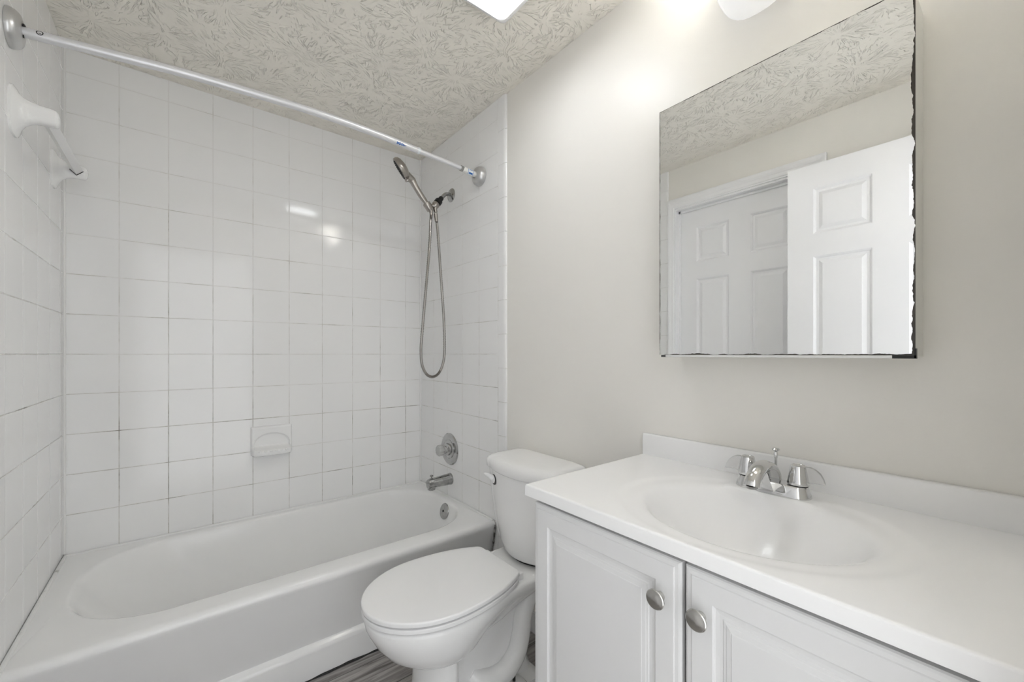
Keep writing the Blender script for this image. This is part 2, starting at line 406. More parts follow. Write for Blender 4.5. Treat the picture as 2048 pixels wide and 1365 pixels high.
# ---------------------------------------------------------------- six-panel doors
def ring_rect(y0, y1, z0, z1, ins, x):
    return [V((x, y0+ins, z0+ins)), V((x, y1-ins, z0+ins)), V((x, y1-ins, z1-ins)), V((x, y0+ins, z1-ins))]
def panel_slab(xf, sgn, y0, y1, z0, z1, ys, zs, prof, th):
    # slab whose visible face is at xf and faces sgn*x; ys/zs list (a,b) panel spans; prof = (inset, depth) loops
    bm = bmesh.new()
    ye = sorted({y0, y1, *[v for p in ys for v in p]}); ze = sorted({z0, z1, *[v for p in zs for v in p]})
    for a0, a1 in zip(ye, ye[1:]):
        for b0, b1 in zip(ze, ze[1:]):
            isp = any(abs(p[0]-a0) < 1e-6 and abs(p[1]-a1) < 1e-6 for p in ys) and any(abs(p[0]-b0) < 1e-6 and abs(p[1]-b1) < 1e-6 for p in zs)
            if not isp: bm.faces.new([bm.verts.new(v) for v in ring_rect(a0, a1, b0, b1, 0, xf)])
            else: loft(bm, [ring_rect(a0, a1, b0, b1, i, xf+sgn*d) for i, d in prof], cap0=False)
    bmesh.ops.remove_doubles(bm, verts=bm.verts[:], dist=1e-5)
    xb = xf-sgn*th
    e = [ring_rect(y0, y1, z0, z1, 0, xf), ring_rect(y0, y1, z0, z1, 0, xb)]
    loft(bm, e, cap0=False)
    bmesh.ops.remove_doubles(bm, verts=bm.verts[:], dist=1e-5)
    return bm
SIXP = [(0, 0), (0.006, -0.004), (0.010, -0.0085), (0.020, -0.0085), (0.034, -0.0025), (0.036, -0.002)]
def six_panel(xf, sgn, ya, yb, ztop, zbot, stile, mull, th):
    y0, y1 = min(ya, yb), max(ya, yb); pw = (y1-y0-2*stile-mull)/2
    ys = [(y0+stile, y0+stile+pw), (y1-stile-pw, y1-stile)]
    zs = [(ztop-0.325, ztop-0.113), (ztop-1.02, ztop-0.43), (ztop-1.79, ztop-1.20)]
    return panel_slab(xf, sgn, y0, y1, zbot, ztop, ys, zs, SIXP, th)
d1 = struct('door_1', six_panel(PL-0.052, 1, DO0-0.003, DO1+0.003, 2.029, 0.008, 0.104, 0.115, 0.035), DOORM)
# open entry door, swung back parallel to the left wall
d2 = struct('door_2', six_panel(0.105, 1, -1.540, -2.285, 2.024, 0.010, 0.104, 0.114, 0.035), DOORM)
bm = bmesh.new(); lathe(bm, (0.105, -1.61, 0.95), (1, 0, 0), [(0.032, 0), (0.032, 0.006), (0.012, 0.010), (0.012, 0.035), (0.027, 0.045), (0.029, 0.055), (0.020, 0.066), (0.001, 0.068)])
obj('door_knob', bm, SATIN, d2)
# jamb, stop and casing of the closed door
bm = bmesh.new()
box(bm, PL-0.11, PL, DO0-0.0005, DO0+0.018, 0, DH+0.018); box(bm, PL-0.11, PL, DO1-0.018, DO1+0.0005, 0, DH+0.018); box(bm, PL-0.11, PL, DO1, DO0, DH-0.0005, DH+0.018)
tr1 = struct('trim_1', bm, TRIMM)
bm = bmesh.new()
box(bm, PL-0.050, PL-0.038, DO0-0.010, DO0, 0, DH); box(bm, PL-0.050, PL-0.038, DO1, DO1+0.010, 0, DH); box(bm, PL-0.050, PL-0.038, DO1, DO0, DH-0.013, DH)
obj('door_stop', bm, TRIMM, tr1, smooth=False)
CPROF = [(0.004, 0.0), (0.004, 0.009), (0.010, 0.010), (0.014, 0.013), (0.030, 0.014), (0.036, 0.016), (0.046, 0.018), (0.058, 0.018), (0.063, 0.016), (0.063, 0.0)]
def casing():
    # mitred moulding: up the left side, across the head, down the right side
    bm = bmesh.new(); rings = []
    for corner in range(4):
        r = []
        for o_, h in CPROF:
            oL = o_*0.72
            if corner == 0: p = V((PL+h, DO0+oL, 0.0))
            elif corner == 1: p = V((PL+h, DO0+oL, DH+o_+0.006))
            elif corner == 2: p = V((PL+h, DO1-o_, DH+o_+0.006))
            else: p = V((PL+h, DO1-o_, 0.0))
            r.append(p)
        rings.append(r)
    return loft(bm, rings)
struct('trim_2', casing(), TRIMM)
# baseboards
struct('baseboard_right', B(PW-0.012, PW, -1.54, -0.826, 0, 0.085, bev=0.003), TRIMM)
struct('baseboard_left', B(PL, PL+0.012, -2.29, DO1-0.065, 0, 0.085, bev=0.003), TRIMM)

# ---------------------------------------------------------------- bathtub
tub = thing('bathtub', 'white enamel bathtub set between the tiled walls behind the toilet', 'bathtub', (0.733, -0.39, 0))
bm = bmesh.new()
X0, X1, Y0, Y1 = 0.0025, 1.4635, -0.772, -0.003
def tub_ring(ins, z, f0=0.0):
    # basin section: ins 0 = opening at the rim
    return z
N_ = 14
def sec(x0, x1, y0, y1, r, z): return rrect(x0, x1, y0, y1, r, z, N_)
rings = []
# apron from floor up, outer skin
def outer(yf, z, r=0.004): return sec(X0, X1, yf, Y1, r, z)
for yf, z in ((-0.704, 0.0), (-0.706, 0.092), (-0.705, 0.099), (-0.700, 0.106), (-0.692, 0.111), (-0.688, 0.116), (-0.720, 0.240), (-0.744, 0.325), (-0.751, 0.346), (-0.7540, 0.356), (-0.7535, 0.3635), (-0.7505, 0.3695), (-0.7455, 0.3740), (-0.7390, 0.3764), (-0.731, RIM)):
    rings.append(outer(yf, z))
# flat rim to the opening, then down the basin
opx0, opx1, opy0, opy1 = 0.078, 1.425, -0.655, -0.048
RO = (0.26, 0.235, 0.235, 0.25)
def basin(t, z):
    # t grows inwards; the backrest end (low x) slopes most
    return sec(opx0+t*0.30, opx1-t*0.085, opy0+t*0.075, opy1-t*0.085, [max(0.08, q-t*0.09) for q in RO], z)
rings.append(sec(opx0-0.014, opx1+0.012, opy0-0.012, opy1+0.012, [q+0.012 for q in RO], RIM))
rings.append(sec(opx0-0.006, opx1+0.005, opy0-0.005, opy1+0.005, [q+0.005 for q in RO], RIM-0.0018))
rings.append(sec(opx0, opx1, opy0, opy1, RO, RIM-0.007))
for t, z in ((0.04, 0.355), (0.12, 0.32), (0.28, 0.255), (0.50, 0.185), (0.72, 0.125), (0.90, 0.085), (1.05, 0.068), (1.3, 0.060)):
    rings.append(basin(t, z))
loft(bm, rings)
obj('tub_body', bm, TUBM, tub, angle=50)
bm = bmesh.new()
tube(bm, [(0.0065, -0.74, RIM), (0.0065, -0.0065, RIM)], 0.006, 10); tube(bm, [(0.0065, -0.0065, RIM), (1.4595, -0.0065, RIM)], 0.006, 10); tube(bm, [(1.4595, -0.0065, RIM), (1.4595, -0.74, RIM)], 0.006, 10)
obj('caulk_bead', bm, CAULK, tub, label='white caulk bead along the tiles')
bm = bmesh.new()
pts = [(1.4605, -0.752, 0.362), (1.4600, -0.752, 0.335), (1.4600, -0.742, 0.28), (1.4600, -0.722, 0.20), (1.4600, -0.700, 0.11)]
tube(bm, [p[:3] for p in spline(pts, 6)], [0.0035+0.0008*math.sin(i*1.7) for i in range(25)], 8)
obj('mildew_seam', bm, GRIME, tub, label='blackened caulk seam at the right end of the apron')
bm = bmesh.new(); tube(bm, [(x*0.02+0.1, -0.706+0.002*math.sin(x*1.3), 0.002+0.003*math.sin(x*0.9)*math.sin(x*0.37)) for x in range(0, 69)], 0.0042, 6)
obj('floor_seam', bm, DARK, tub, label='dark dirty gap along the floor')
# overflow plate on the sloping drain end
bm = bmesh.new()
ax = V((-1, 0, 0.30)).normalized(); oc = V((1.4175, -0.375, 0.3215))
lathe(bm, oc, ax, [(0.040, -0.004), (0.041, 0.004), (0.038, 0.008), (0.028, 0.011), (0.010, 0.012), (0.0005, 0.012)], 36)
ov = obj('overflow_plate', bm, WORN, tub, label='dull chrome overflow plate')
bm = bmesh.new(); lathe(bm, oc+ax*0.0118, ax, [(0.006, 0), (0.0055, 0.002), (0.0005, 0.0025)], 14); obj('screw', bm, BLACK, ov)

# ---------------------------------------------------------------- shower valve, spout
vy, vz = -0.342, 0.632
vt = thing('shower_valve', 'round chrome shower valve with clear knob on the right tiles', 'valve', (XR, vy, vz))
bm = bmesh.new(); lathe(bm, (XR, vy, vz), (-1, 0, 0), [(0.084, -0.002), (0.0845, 0.003), (0.080, 0.008), (0.060, 0.012), (0.054, 0.010), (0.050, 0.0085), (0.046, 0.012), (0.040, 0.013), (0.001, 0.013)], 56)
obj('escutcheon', bm, VALVEM, vt)
bm = bmesh.new(); lathe(bm, (XR, vy, vz), (-1, 0, 0), [(0.033, 0.012), (0.031, 0.022), (0.026, 0.024), (0.021, 0.028), (0.020, 0.042), (0.016, 0.045), (0.001, 0.045)], 36)
obj('sleeve', bm, VALVEM, vt)
bm = bmesh.new()
d, u, v = basis((-1, 0, 0)); n = 48; rings = []
for r, h in ((0.014, 0.042), (0.024, 0.045), (0.0285, 0.051), (0.0285, 0.066), (0.025, 0.073), (0.015, 0.077), (0.001, 0.0775)):
    rings.append([V((XR, vy, vz)) + d*h + (u*math.cos(2*PI*i/n)+v*math.sin(2*PI*i/n))*(r*(1+0.05*(math.cos(12*2*PI*i/n) if r > 0.02 else 0))) for i in range(n)])
loft(bm, rings); obj('knob', bm, KNOBA, vt, label='faceted clear knob')

sy, sz = -0.347, 0.474
sp = thing('tub_spout', 'chrome tub spout with diverter pull above the tub rim', 'spout', (XR, sy, sz))
bm = bmesh.new(); rings = []; n = 28
for t, r, dz in ((0, 0.031, 0.0), (0.004, 0.031, 0.0), (0.012, 0.0295, 0), (0.06, 0.027, -0.001), (0.095, 0.0262, -0.002), (0.122, 0.0255, -0.003), (0.131, 0.0240, -0.004), (0.1345, 0.0200, -0.005), (0.1355, 0.012, -0.006), (0.1358, 0.002, -0.006)):
    rings.append([V((XR-t, sy+r*math.cos(2*PI*k/n)*0.95, sz+dz+r*math.sin(2*PI*k/n))) for k in range(n)])
loft(bm, rings)
lathe(bm, (XR-0.112, sy, sz-0.012), (0, 0, -1), [(0.0215, 0), (0.0205, 0.022), (0.017, 0.024), (0.016, 0.015), (0.001, 0.015)], 24)
obj('spout_body', bm, WORN, sp)
bm = bmesh.new(); lathe(bm, (XR-0.112, sy, sz+0.016), (0, 0, 1), [(0.004, 0), (0.004, 0.014), (0.009, 0.017), (0.009, 0.021), (0.006, 0.024), (0.0005, 0.0245)], 18)
obj('diverter_pull', bm, WORN, sp)

# ---------------------------------------------------------------- shower arm with bracket
sa = thing('shower_bracket', 'bent chrome shower arm with round flange and swivel holder', 'shower bracket', (XR, -0.357, 1.981))
bm = bmesh.new(); lathe(bm, (XR, -0.357, 1.981), (-1, 0, 0), [(0.036, -0.002), (0.036, 0.002), (0.032, 0.006), (0.018, 0.011), (0.011, 0.013), (0.001, 0.013)], 36)
obj('flange', bm, WORN, sa)
armp = spline([(1.466, -0.357, 1.981), (1.448, -0.357, 1.983), (1.430, -0.358, 1.978), (1.415, -0.359, 1.964), (1.404, -0.360, 1.951)], 6)
bm = bmesh.new(); tube(bm, armp, 0.0095, 18); obj('pipe', bm, WORN, sa)
ad = V((-0.62, 0, -0.78)).normalized()
p0 = V((1.406, -0.360, 1.953))
bm = bmesh.new(); lathe(bm, p0, ad, [(0.0115, 0), (0.013, 0.004), (0.013, 0.022), (0.019, 0.024), (0.020, 0.030), (0.020, 0.042), (0.016, 0.044), (0.001, 0.044)], 24)
obj('collar', bm, BLACK, sa, label='black plastic collar')
p1 = p0+ad*0.044
bm = bmesh.new()
lathe(bm, p1, ad, [(0.014, 0), (0.019, 0.006), (0.020, 0.014), (0.018, 0.024), (0.012, 0.032), (0.001, 0.034)], 28)
hold = V((1.3290, -0.362, 1.888))
wd = (hold-V((1.2400, -0.357, 2.0060))).normalized()       # wand direction, head -> hose
hdir = (p1-hold).normalized()
tube(bm, [p1+ad*0.018, (p1+ad*0.018).lerp(hold, 0.4), hold+hdir*0.0180], [0.013, 0.012, 0.0055], 18)
lathe(bm, hold-wd*0.022, wd, [(0.0165, 0), (0.0190, 0), (0.0200, 0.004), (0.0180, 0.040), (0.0170, 0.042), (0.0155, 0.042), (0.0165, 0)], 24, cap0=False, cap1=False)
# outlet pointing down for the hose
tube(bm, [p1+ad*0.010+V((0.0, -0.004, -0.004)), V((1.3660, -0.362, 1.885)), V((1.3690, -0.362, 1.868))], [0.0115, 0.0105, 0.0105], 18)
obj('swivel_bracket', bm, NICKEL, sa)

hs = thing('hand_shower', 'brushed nickel hand shower on bracket with long metal hose hanging down', 'hand shower', (1.22, -0.36, 1.86))
wt = V((1.2400, -0.357, 2.0060)); wbot = hold+wd*0.026
bm = bmesh.new()
pts = []
L_ = (wbot-wt).length
for t, r in ((0, 0.0175), (0.08, 0.0165), (0.25, 0.0145), (0.5, 0.0148), (0.64, 0.0135), (0.72, 0.0122), (0.88, 0.0118), (1.0, 0.0112)):
    q = wt.lerp(wbot, t) + V((-0.745, 0, -0.662))*(0.004*math.sin(PI*min(1, t/0.68)))
    pts.append((*q, r))
sq = spline(pts, 5); tube(bm, [p[:3] for p in sq], [p[3] for p in sq], 20)
obj('handle', bm, NICKEL, hs)
hc = V((1.1900, -0.357, 2.0480))                    # head centre
fd = V((-0.66, 0.44, -0.60)); hd_ax = (fd - wd*fd.dot(wd)).normalized()   # spray direction
bm = bmesh.new(); lathe(bm, hc-hd_ax*0.020, hd_ax, [(0.001, -0.002), (0.022, 0.000), (0.042, 0.006), (0.053, 0.014), (0.0565, 0.022), (0.0565, 0.034), (0.054, 0.037), (0.050, 0.037), (0.049, 0.034), (0.001, 0.034)], 44)
tube(bm, [hc+wd*0.040, wt+wd*0.004], [0.021, 0.0175], 20)
head = obj('head', bm, NICKEL, hs)
bm = bmesh.new(); lathe(bm, hc+hd_ax*0.012, hd_ax, [(0.049, 0), (0.049, 0.003), (0.001, 0.004)], 40)
face = obj('spray_face', bm, mat('grey_spray_plate', (0.16, 0.15, 0.14), 0.5, var=0.2, vscale=60), head)
bm = bmesh.new(); d, u, v = basis(hd_ax)
for rr, nn in ((0.010, 6), (0.021, 12), (0.032, 18), (0.043, 24)):
    for i in range(nn):
        a = 2*PI*i/nn; lathe(bm, hc+hd_ax*0.015+(u*math.cos(a)+v*math.sin(a))*rr, hd_ax, [(0.0023, 0), (0.0021, 0.004), (0.0014, 0.005)], 6)
o = obj('nozzles', bm, BLACK, head); 
bm = bmesh.new(); lathe(bm, hc+wd*0.057+hd_ax*0.010, wd, [(0.010, -0.006), (0.012, -0.004), (0.012, 0.004), (0.006, 0.007)], 14); obj('spray_selector', bm, NICKEL, head)
# hose: corrugated metal, from the wand bottom, down, round and up to the bracket outlet
hp = [(1.3440, -0.362, 1.868), (1.3430, -0.363, 1.845), (1.3390, -0.364, 1.80), (1.3310, -0.366, 1.67), (1.3060, -0.368, 1.414), (1.2880, -0.368, 1.22), (1.2845, -0.367, 1.150), (1.2910, -0.366, 1.085), (1.3150, -0.365, 1.038), (1.3470, -0.364, 1.022), (1.3800, -0.364, 1.034), (1.4060, -0.364, 1.075), (1.4200, -0.364, 1.150), (1.4160, -0.364, 1.318), (1.3960, -0.364, 1.577), (1.3810, -0.363, 1.770), (1.3740, -0.362, 1.830)]
cv = spline(hp, 24); dense = []
for a, b in zip(cv, cv[1:]):
    n_ = max(1, int((V(b)-V(a)).length/0.0040))
    for k in range(n_): dense.append(V(a).lerp(V(b), k/n_))
bm = bmesh.new(); tube(bm, dense, [0.0078 if i % 2 else 0.0060 for i in range(len(dense))], 10)
obj('hose', bm, mat('corrugated_steel', (0.40, 0.38, 0.36), 0.25, metal=1, var=0.1, vscale=50), hs, angle=80)
bm = bmesh.new(); tube(bm, [(1.3690, -0.362, 1.8620), (1.3702, -0.362, 1.850), (1.3745, -0.362, 1.822)], [0.0105, 0.0105, 0.0085], 16)
tube(bm, [wbot+wd*-0.004, V((1.3440, -0.362, 1.850))], [0.0095, 0.0085], 16)
obj('hose_nut', bm, NICKEL, hs)

# ---------------------------------------------------------------- curtain rod (slightly bowed tension rod)
RY = -0.633
rod = thing('curtain_rod', 'white and chrome shower curtain tension rod spanning wall to wall above the bathtub', 'curtain rod', (0.733, RY, 1.98))
rz = [(0.0235, 1.9782), (0.092, 1.9845), (0.2085, 1.9965), (0.3925, 2.0130), (0.7125, 2.0265), (0.95, 2.0235), (1.1393, 2.0125), (1.30, 2.0020), (1.418, 1.9905), (1.455, 1.987)]
rsp = spline(rz, 8)
def rodz(x):
    for a, b in zip(rsp, rsp[1:]):
        if a[0] <= x <= b[0]: return a[1]+(b[1]-a[1])*(x-a[0])/(b[0]-a[0])
    return rsp[0][1] if x < rsp[0][0] else rsp[-1][1]
def rodseg(x0, x1, r, n=24):
    bm = bmesh.new(); k = max(3, int((x1-x0)/0.02)); xs = [x0+(x1-x0)*i/k for i in range(k+1)]
    return tube(bm, [(x, RY, rodz(x)) for x in xs], r, n)
obj('outer_tube', rodseg(0.0235, 1.139, 0.0127), ALU, rod)
bm = rodseg(1.136, 1.146, 0.0136); obj('tube_lip', bm, STICK, rod)
obj('inner_tube', rodseg(1.140, 1.385, 0.0100), ALU, rod)
bm = rodseg(1.352, 1.366, 0.0128); obj('end_ring', bm, WORN, rod)
obj('end_cap', rodseg(1.364, 1.445, 0.0128), mat('white_rod_cap', (0.80, 0.79, 0.76), 0.35, var=0.02), rod)
bm = rodseg(1.386, 1.420, 0.0130); lb = obj('cap_label', bm, STICK, rod, label='white sticker with blue print')
def patch(x0, x1, a0, a1, r, n=6, m=10):
    # curved patch on the rod, angle 0 facing -y (towards the room), positive up
    bm = bmesh.new(); g = []
    for i in range(n+1):
        x = x0+(x1-x0)*i/n
        g.append([bm.verts.new((x, RY-r*math.cos(math.radians(a0+(a1-a0)*j/m)), rodz(x)+r*math.sin(math.radians(a0+(a1-a0)*j/m)))) for j in range(m+1)])
    for i in range(n):
        for j in range(m): bm.faces.new((g[i][j], g[i+1][j], g[i+1][j+1], g[i][j+1]))
    return bm
def join(*bms):
    out = bmesh.new()
    for b in bms:
        me = bpy.data.meshes.new('t'); b.to_mesh(me); b.free(); out.from_mesh(me); bpy.data.meshes.remove(me)
    return out
obj('label_print', join(patch(1.3875, 1.3895, -80, 80, 0.0132), patch(1.392, 1.412, -62, -28, 0.0132), patch(1.394, 1.410, 16, 30, 0.0132), patch(1.414, 1.4155, -80, 80, 0.0132)), BLUE, lb)
pr_ = []
for i, (a, b_) in enumerate(((-60, -15), (-52, -20), (-62, -10), (-50, -25), (-60, -15), (-55, -20), (-48, -28), (-42, -30))):
    pr_.append(patch(1.040+i*0.0052, 1.0440+i*0.0052, a, b_, 0.0129, 1, 4))
obj('brand_print', join(*pr_), BLUE, rod, label='small blue printed lettering')
def ring_mark(xc, ac, R_, wd_):
    bm = bmesh.new(); n = 28; r = 0.0130; g = []
    for i in range(n):
        t = 2*PI*i/n; row = []
        for q in (R_, R_-wd_):
            x = xc+q*math.cos(t); an = math.radians(ac)+q*math.sin(t)/r
            row.append(bm.verts.new((x, RY-r*math.cos(an), rodz(x)+r*math.sin(an))))
        g.append(row)
    for i in range(n):
        j = (i+1) % n; bm.faces.new((g[i][0], g[j][0], g[j][1], g[i][1]))
    return bm
obj('turn_mark', join(ring_mark(0.056, 12, 0.0068, 0.0020), patch(0.0535, 0.0585, -2, 4, 0.0130, 1, 2)), BLACK, rod, label='black printed ring mark')
def bell(xw, sgn, z, R_, k=1.0):
    bm = bmesh.new(); lathe(bm, (xw, RY, z), (sgn, 0, 0), [(r_, h_*k if h_ > 0 else h_) for r_, h_ in ((R_, 0.0005), (R_*1.02, 0.004), (R_*1.0, 0.012), (R_*0.93, 0.022), (R_*0.80, 0.030), (R_*0.62, 0.034), (R_*0.42, 0.0355), (0.0145, 0.0355), (0.0145, 0.030), (0.001, 0.030))], 44); return bm
obj('wall_flange', bell(XR, -1, rodz(1.45), 0.045), FLANGE, rod)
obj('wall_flange', bell(XL, 1, rodz(0.03), 0.048, 0.72), FLANGE, rod)
bm = bmesh.new(); lathe(bm, (XL+0.0245, RY-0.006, rodz(0.03)+0.012), (1, -0.3, 0.2), [(0.0045, 0), (0.005, 0.004), (0.003, 0.006), (0.0005, 0.006)], 12)
lathe(bm, (XL+0.0215, RY-0.0035, rodz(0.03)-0.0135), (1, 0, 0), [(0.004, 0), (0.004, 0.006), (0.0005, 0.006)], 12); obj('set_screw', bm, BLACK, rod)

# ---------------------------------------------------------------- ceramic towel bar on the left wall
tb = thing('towel_bar', 'white ceramic towel bar with square rail high on left tiles', 'towel bar', (XL, -0.38, 1.78))
def post(yc):
    bm = bmesh.new(); rings = []; n = 32
    def sq(x, hy, hz, zc, p):
        r = []
        for i in range(n):
            a = 2*PI*i/n; c, s = math.cos(a), math.sin(a)
            r.append(V((x, yc+hy*abs(c)**(2/p)*(1 if c >= 0 else -1), zc+hz*abs(s)**(2/p)*(1 if s >= 0 else -1))))
        return r
    for x, hy, hz, zc, p in ((-0.001, 0.041, 0.064, 1.779, 3.5), (0.005, 0.041, 0.064, 1.779, 3.5), (0.009, 0.037, 0.058, 1.779, 3.0), (0.014, 0.028, 0.046, 1.780, 2.6), (0.022, 0.021, 0.036, 1.782, 2.5), (0.034, 0.0185, 0.029, 1.784, 2.6), (0.050, 0.0175, 0.0245, 1.784, 3), (0.070, 0.0180, 0.0235, 1.783, 3.2), (0.080, 0.0170, 0.0215, 1.782, 3.2), (0.0845, 0.013, 0.016, 1.782, 3), (0.0865, 0.004, 0.005, 1.782, 2)):
        rings.append(sq(x, hy, hz, zc, p))
    return loft(bm, rings)
obj('bracket', post(-0.600), PORC, tb); obj('bracket', post(-0.165), PORC, tb)
bm = bmesh.new(); r = 0.0125
ring = lambda y: [V((0.060+r*1.25*math.cos(a), y, 1.7835+r*1.25*math.sin(a))) for a in (0, PI/2, PI, 1.5*PI)]
loft(bm, [ring(-0.590), ring(-0.175)]); obj('rail', bm, BARM, tb, smooth=False)
bm = bmesh.new(); r2 = 0.0137
for (a, b_) in ((PI, 1.5*PI), (1.5*PI, 2*PI)):
    pa = V((0.060+r2*1.25*math.cos(a), -0.1835, 1.7835+r2*1.25*math.sin(a))); pb = V((0.060+r2*1.25*math.cos(b_), -0.1835, 1.7835+r2*1.25*math.sin(b_)))
    tube(bm, [pa, pb], 0.0011, 6)
obj('rail_socket_gap', bm, BLACK, tb, label='dark gap where the rail meets the far bracket')

# ---------------------------------------------------------------- soap dish on the back wall
sd = thing('soap_dish', 'white ceramic soap dish set in the back wall tiles', 'soap dish', (0.685, 0, 0.728))
bm = bmesh.new(); nx, nz = 60, 48; sx0, sx1, sz0, sz1 = 0.599, 0.772, 0.658, 0.797
def dish(x, z):
    u_ = (x-(sx0+sx1)/2)/((sx1-sx0)/2); w_ = (z-sz0)/(sz1-sz0)
    rc = 0.016 if z < (sz0+sz1)/2 else 0.006                # rounded outline, fuller at the bottom corners
    qx = abs(x-(sx0+sx1)/2)-((sx1-sx0)/2-rc); qz = abs(z-(sz0+sz1)/2)-((sz1-sz0)/2-rc)
    e = rc-(math.hypot(max(qx, 0), max(qz, 0))+min(max(qx, qz), 0))
    if e < -0.0005: return -0.004
    e = max(e, 0)
    edge = math.sqrt(max(0, 1-(1-min(1, e/0.010))**2))
    h = 0.013
    # tray lip projecting at the bottom
    lip = smooth((0.33-w_)/0.12)*0.044*(1-abs(u_)**7)
    # scooped recess under an arch
    arch = 0.42+0.34*math.sqrt(max(0, 1-(u_/0.84)**2)) if abs(u_) < 0.84 else 0
    rec = smooth((arch-w_)/0.035)*smooth((w_-0.20)/0.06)*0.0095 if abs(u_) < 0.84 else 0
    side = 0.012*smooth((abs(u_)-0.80)/0.08)*smooth((0.50-w_)/0.28)*(1-abs(u_)**10)
    ridge = 0.0022*(0.5+0.5*math.cos(u_*7.5*PI))*smooth((w_-0.08)/0.05)*smooth((0.36-w_)/0.05)*(1 if abs(u_) < 0.8 else 0)
    return (h+lip-rec+side*0.6+ridge)*edge
g = [[bm.verts.new((sx0+(sx1-sx0)*i/nx, -dish(sx0+(sx1-sx0)*i/nx, sz0+(sz1-sz0)*j/nz), sz0+(sz1-sz0)*j/nz)) for j in range(nz+1)] for i in range(nx+1)]
for i in range(nx):
    for j in range(nz): bm.faces.new((g[i][j], g[i+1][j], g[i+1][j+1], g[i][j+1]))
obj('dish', bm, PORC, sd, angle=70)
bm = bmesh.new()
for i in range(6):
    xx = 0.632+i*0.0212; lathe(bm, (xx, -0.054, 0.686), (0, -0.5, 1), [(0.0075, -0.004), (0.0065, 0.003), (0.0005, 0.0055)], 12)
obj('drain_ridges', bm, PORC, sd)

# ---------------------------------------------------------------- toilet
TY = -1.110
toi = thing('toilet', 'white two-piece toilet with lid closed between bathtub and vanity', 'toilet', (1.15, TY, 0))
def egg(xf, xb, hw, hd, xc, xd, z, n=36, rc=0.02):
    pts = []
    for i in range(n+1):                                     # front nose to rear corner on +y
        t = i/n
        if t < 0.6:
            a = t/0.6*PI/2; x = xc-(xc-xf)*math.cos(a); y = hw*math.sin(a)
        else:
            q = (t-0.6)/0.4; x = xc+(xb-xc)*q
            y = hw+(hd-hw)*smooth((x-xc)/(xd-xc))
            if xb-x < rc: y -= rc*(1-math.sqrt(max(0, 1-(1-(xb-x)/rc)**2)))
        pts.append((x, y))
    full = pts + [(x, -y) for x, y in reversed(pts[1:])]
    return [V((x, TY+y, z)) for x, y in full]
bm = bmesh.new(); rings = []
#          xf     xb     hw     hd    xc    xd    z
for q in ((0.925, 1.010, 0.060, 0.045, 0.97, 0.995, 0.222), (0.892, 1.040, 0.092, 0.060, 0.97, 1.02, 0.226), (0.866, 1.070, 0.113, 0.068, 0.97, 1.05, 0.234), (0.832, 1.120, 0.136, 0.078, 0.97, 1.09, 0.253), (0.802, 1.180, 0.1545, 0.088, 0.97, 1.14, 0.275),
          (0.778, 1.250, 0.1665, 0.098, 0.967, 1.19, 0.307), (0.763, 1.330, 0.173, 0.112, 0.965, 1.23, 0.335), (0.755, 1.430, 0.1755, 0.125, 0.965, 1.25, 0.352), (0.751, 1.432, 0.176, 0.127, 0.965, 1.25, 0.374), (0.753, 1.430, 0.1745, 0.1255, 0.965, 1.25, 0.381), (0.759, 1.426, 0.169, 0.120, 0.965, 1.25, 0.3855), (0.775, 1.420, 0.155, 0.108, 0.965, 1.25, 0.3860)):
    rings.append(egg(*q))
loft(bm, rings); rings = []
for q in ((0.876, 1.330, 0.116, 0.108, 0.97, 1.06, 0.000), (0.879, 1.328, 0.112, 0.104, 0.97, 1.06, 0.028), (0.888, 1.318, 0.110, 0.064, 0.975, 1.02, 0.036), (0.896, 1.312, 0.107, 0.058, 0.985, 1.012, 0.060), (0.903, 1.310, 0.105, 0.056, 0.985, 1.010, 0.140), (0.903, 1.310, 0.105, 0.056, 0.985, 1.010, 0.225), (0.930, 1.315, 0.085, 0.058, 0.985, 1.012, 0.290), (0.960, 1.330, 0.070, 0.060, 0.985, 1.012, 0.350)):
    rings.append(egg(*q))
loft(bm, rings)
# trapway bulges on both sides of the pedestal
for s in (-1, 1):
    tp = spline([(1.340, TY+s*0.050, 0.345, 0.030), (1.300, TY+s*0.064, 0.300, 0.031), (1.266, TY+s*0.070, 0.245, 0.032), (1.254, TY+s*0.073, 0.185, 0.032), (1.232, TY+s*0.074, 0.125, 0.033), (1.185, TY+s*0.074, 0.088, 0.034), (1.135, TY+s*0.068, 0.082, 0.033), (1.090, TY+s*0.056, 0.098, 0.028), (1.068, TY+s*0.044, 0.118, 0.020)], 8)
    tube(bm, [p[:3] for p in tp], [p[3] for p in tp], 18)
    # shallow foot that carries the floor bolt
    lathe(bm, (1.20, TY+s*0.085, 0), (0, 0, 1), [(0.062, 0), (0.060, 0.030), (0.050, 0.042), (0.020, 0.048), (0.001, 0.049)], 28)
obj('bowl', bm, PORC, toi, angle=55)
for s in (-1, 1):
    bm = bmesh.new(); lathe(bm, (1.212, TY+s*0.088, 0.046), (0, 0, 1), [(0.005, 0), (0.005, 0.018), (0.0035, 0.020), (0.0005, 0.020)], 12)
    obj('floor_bolt', bm, BLACK, toi, label='dark floor bolt')
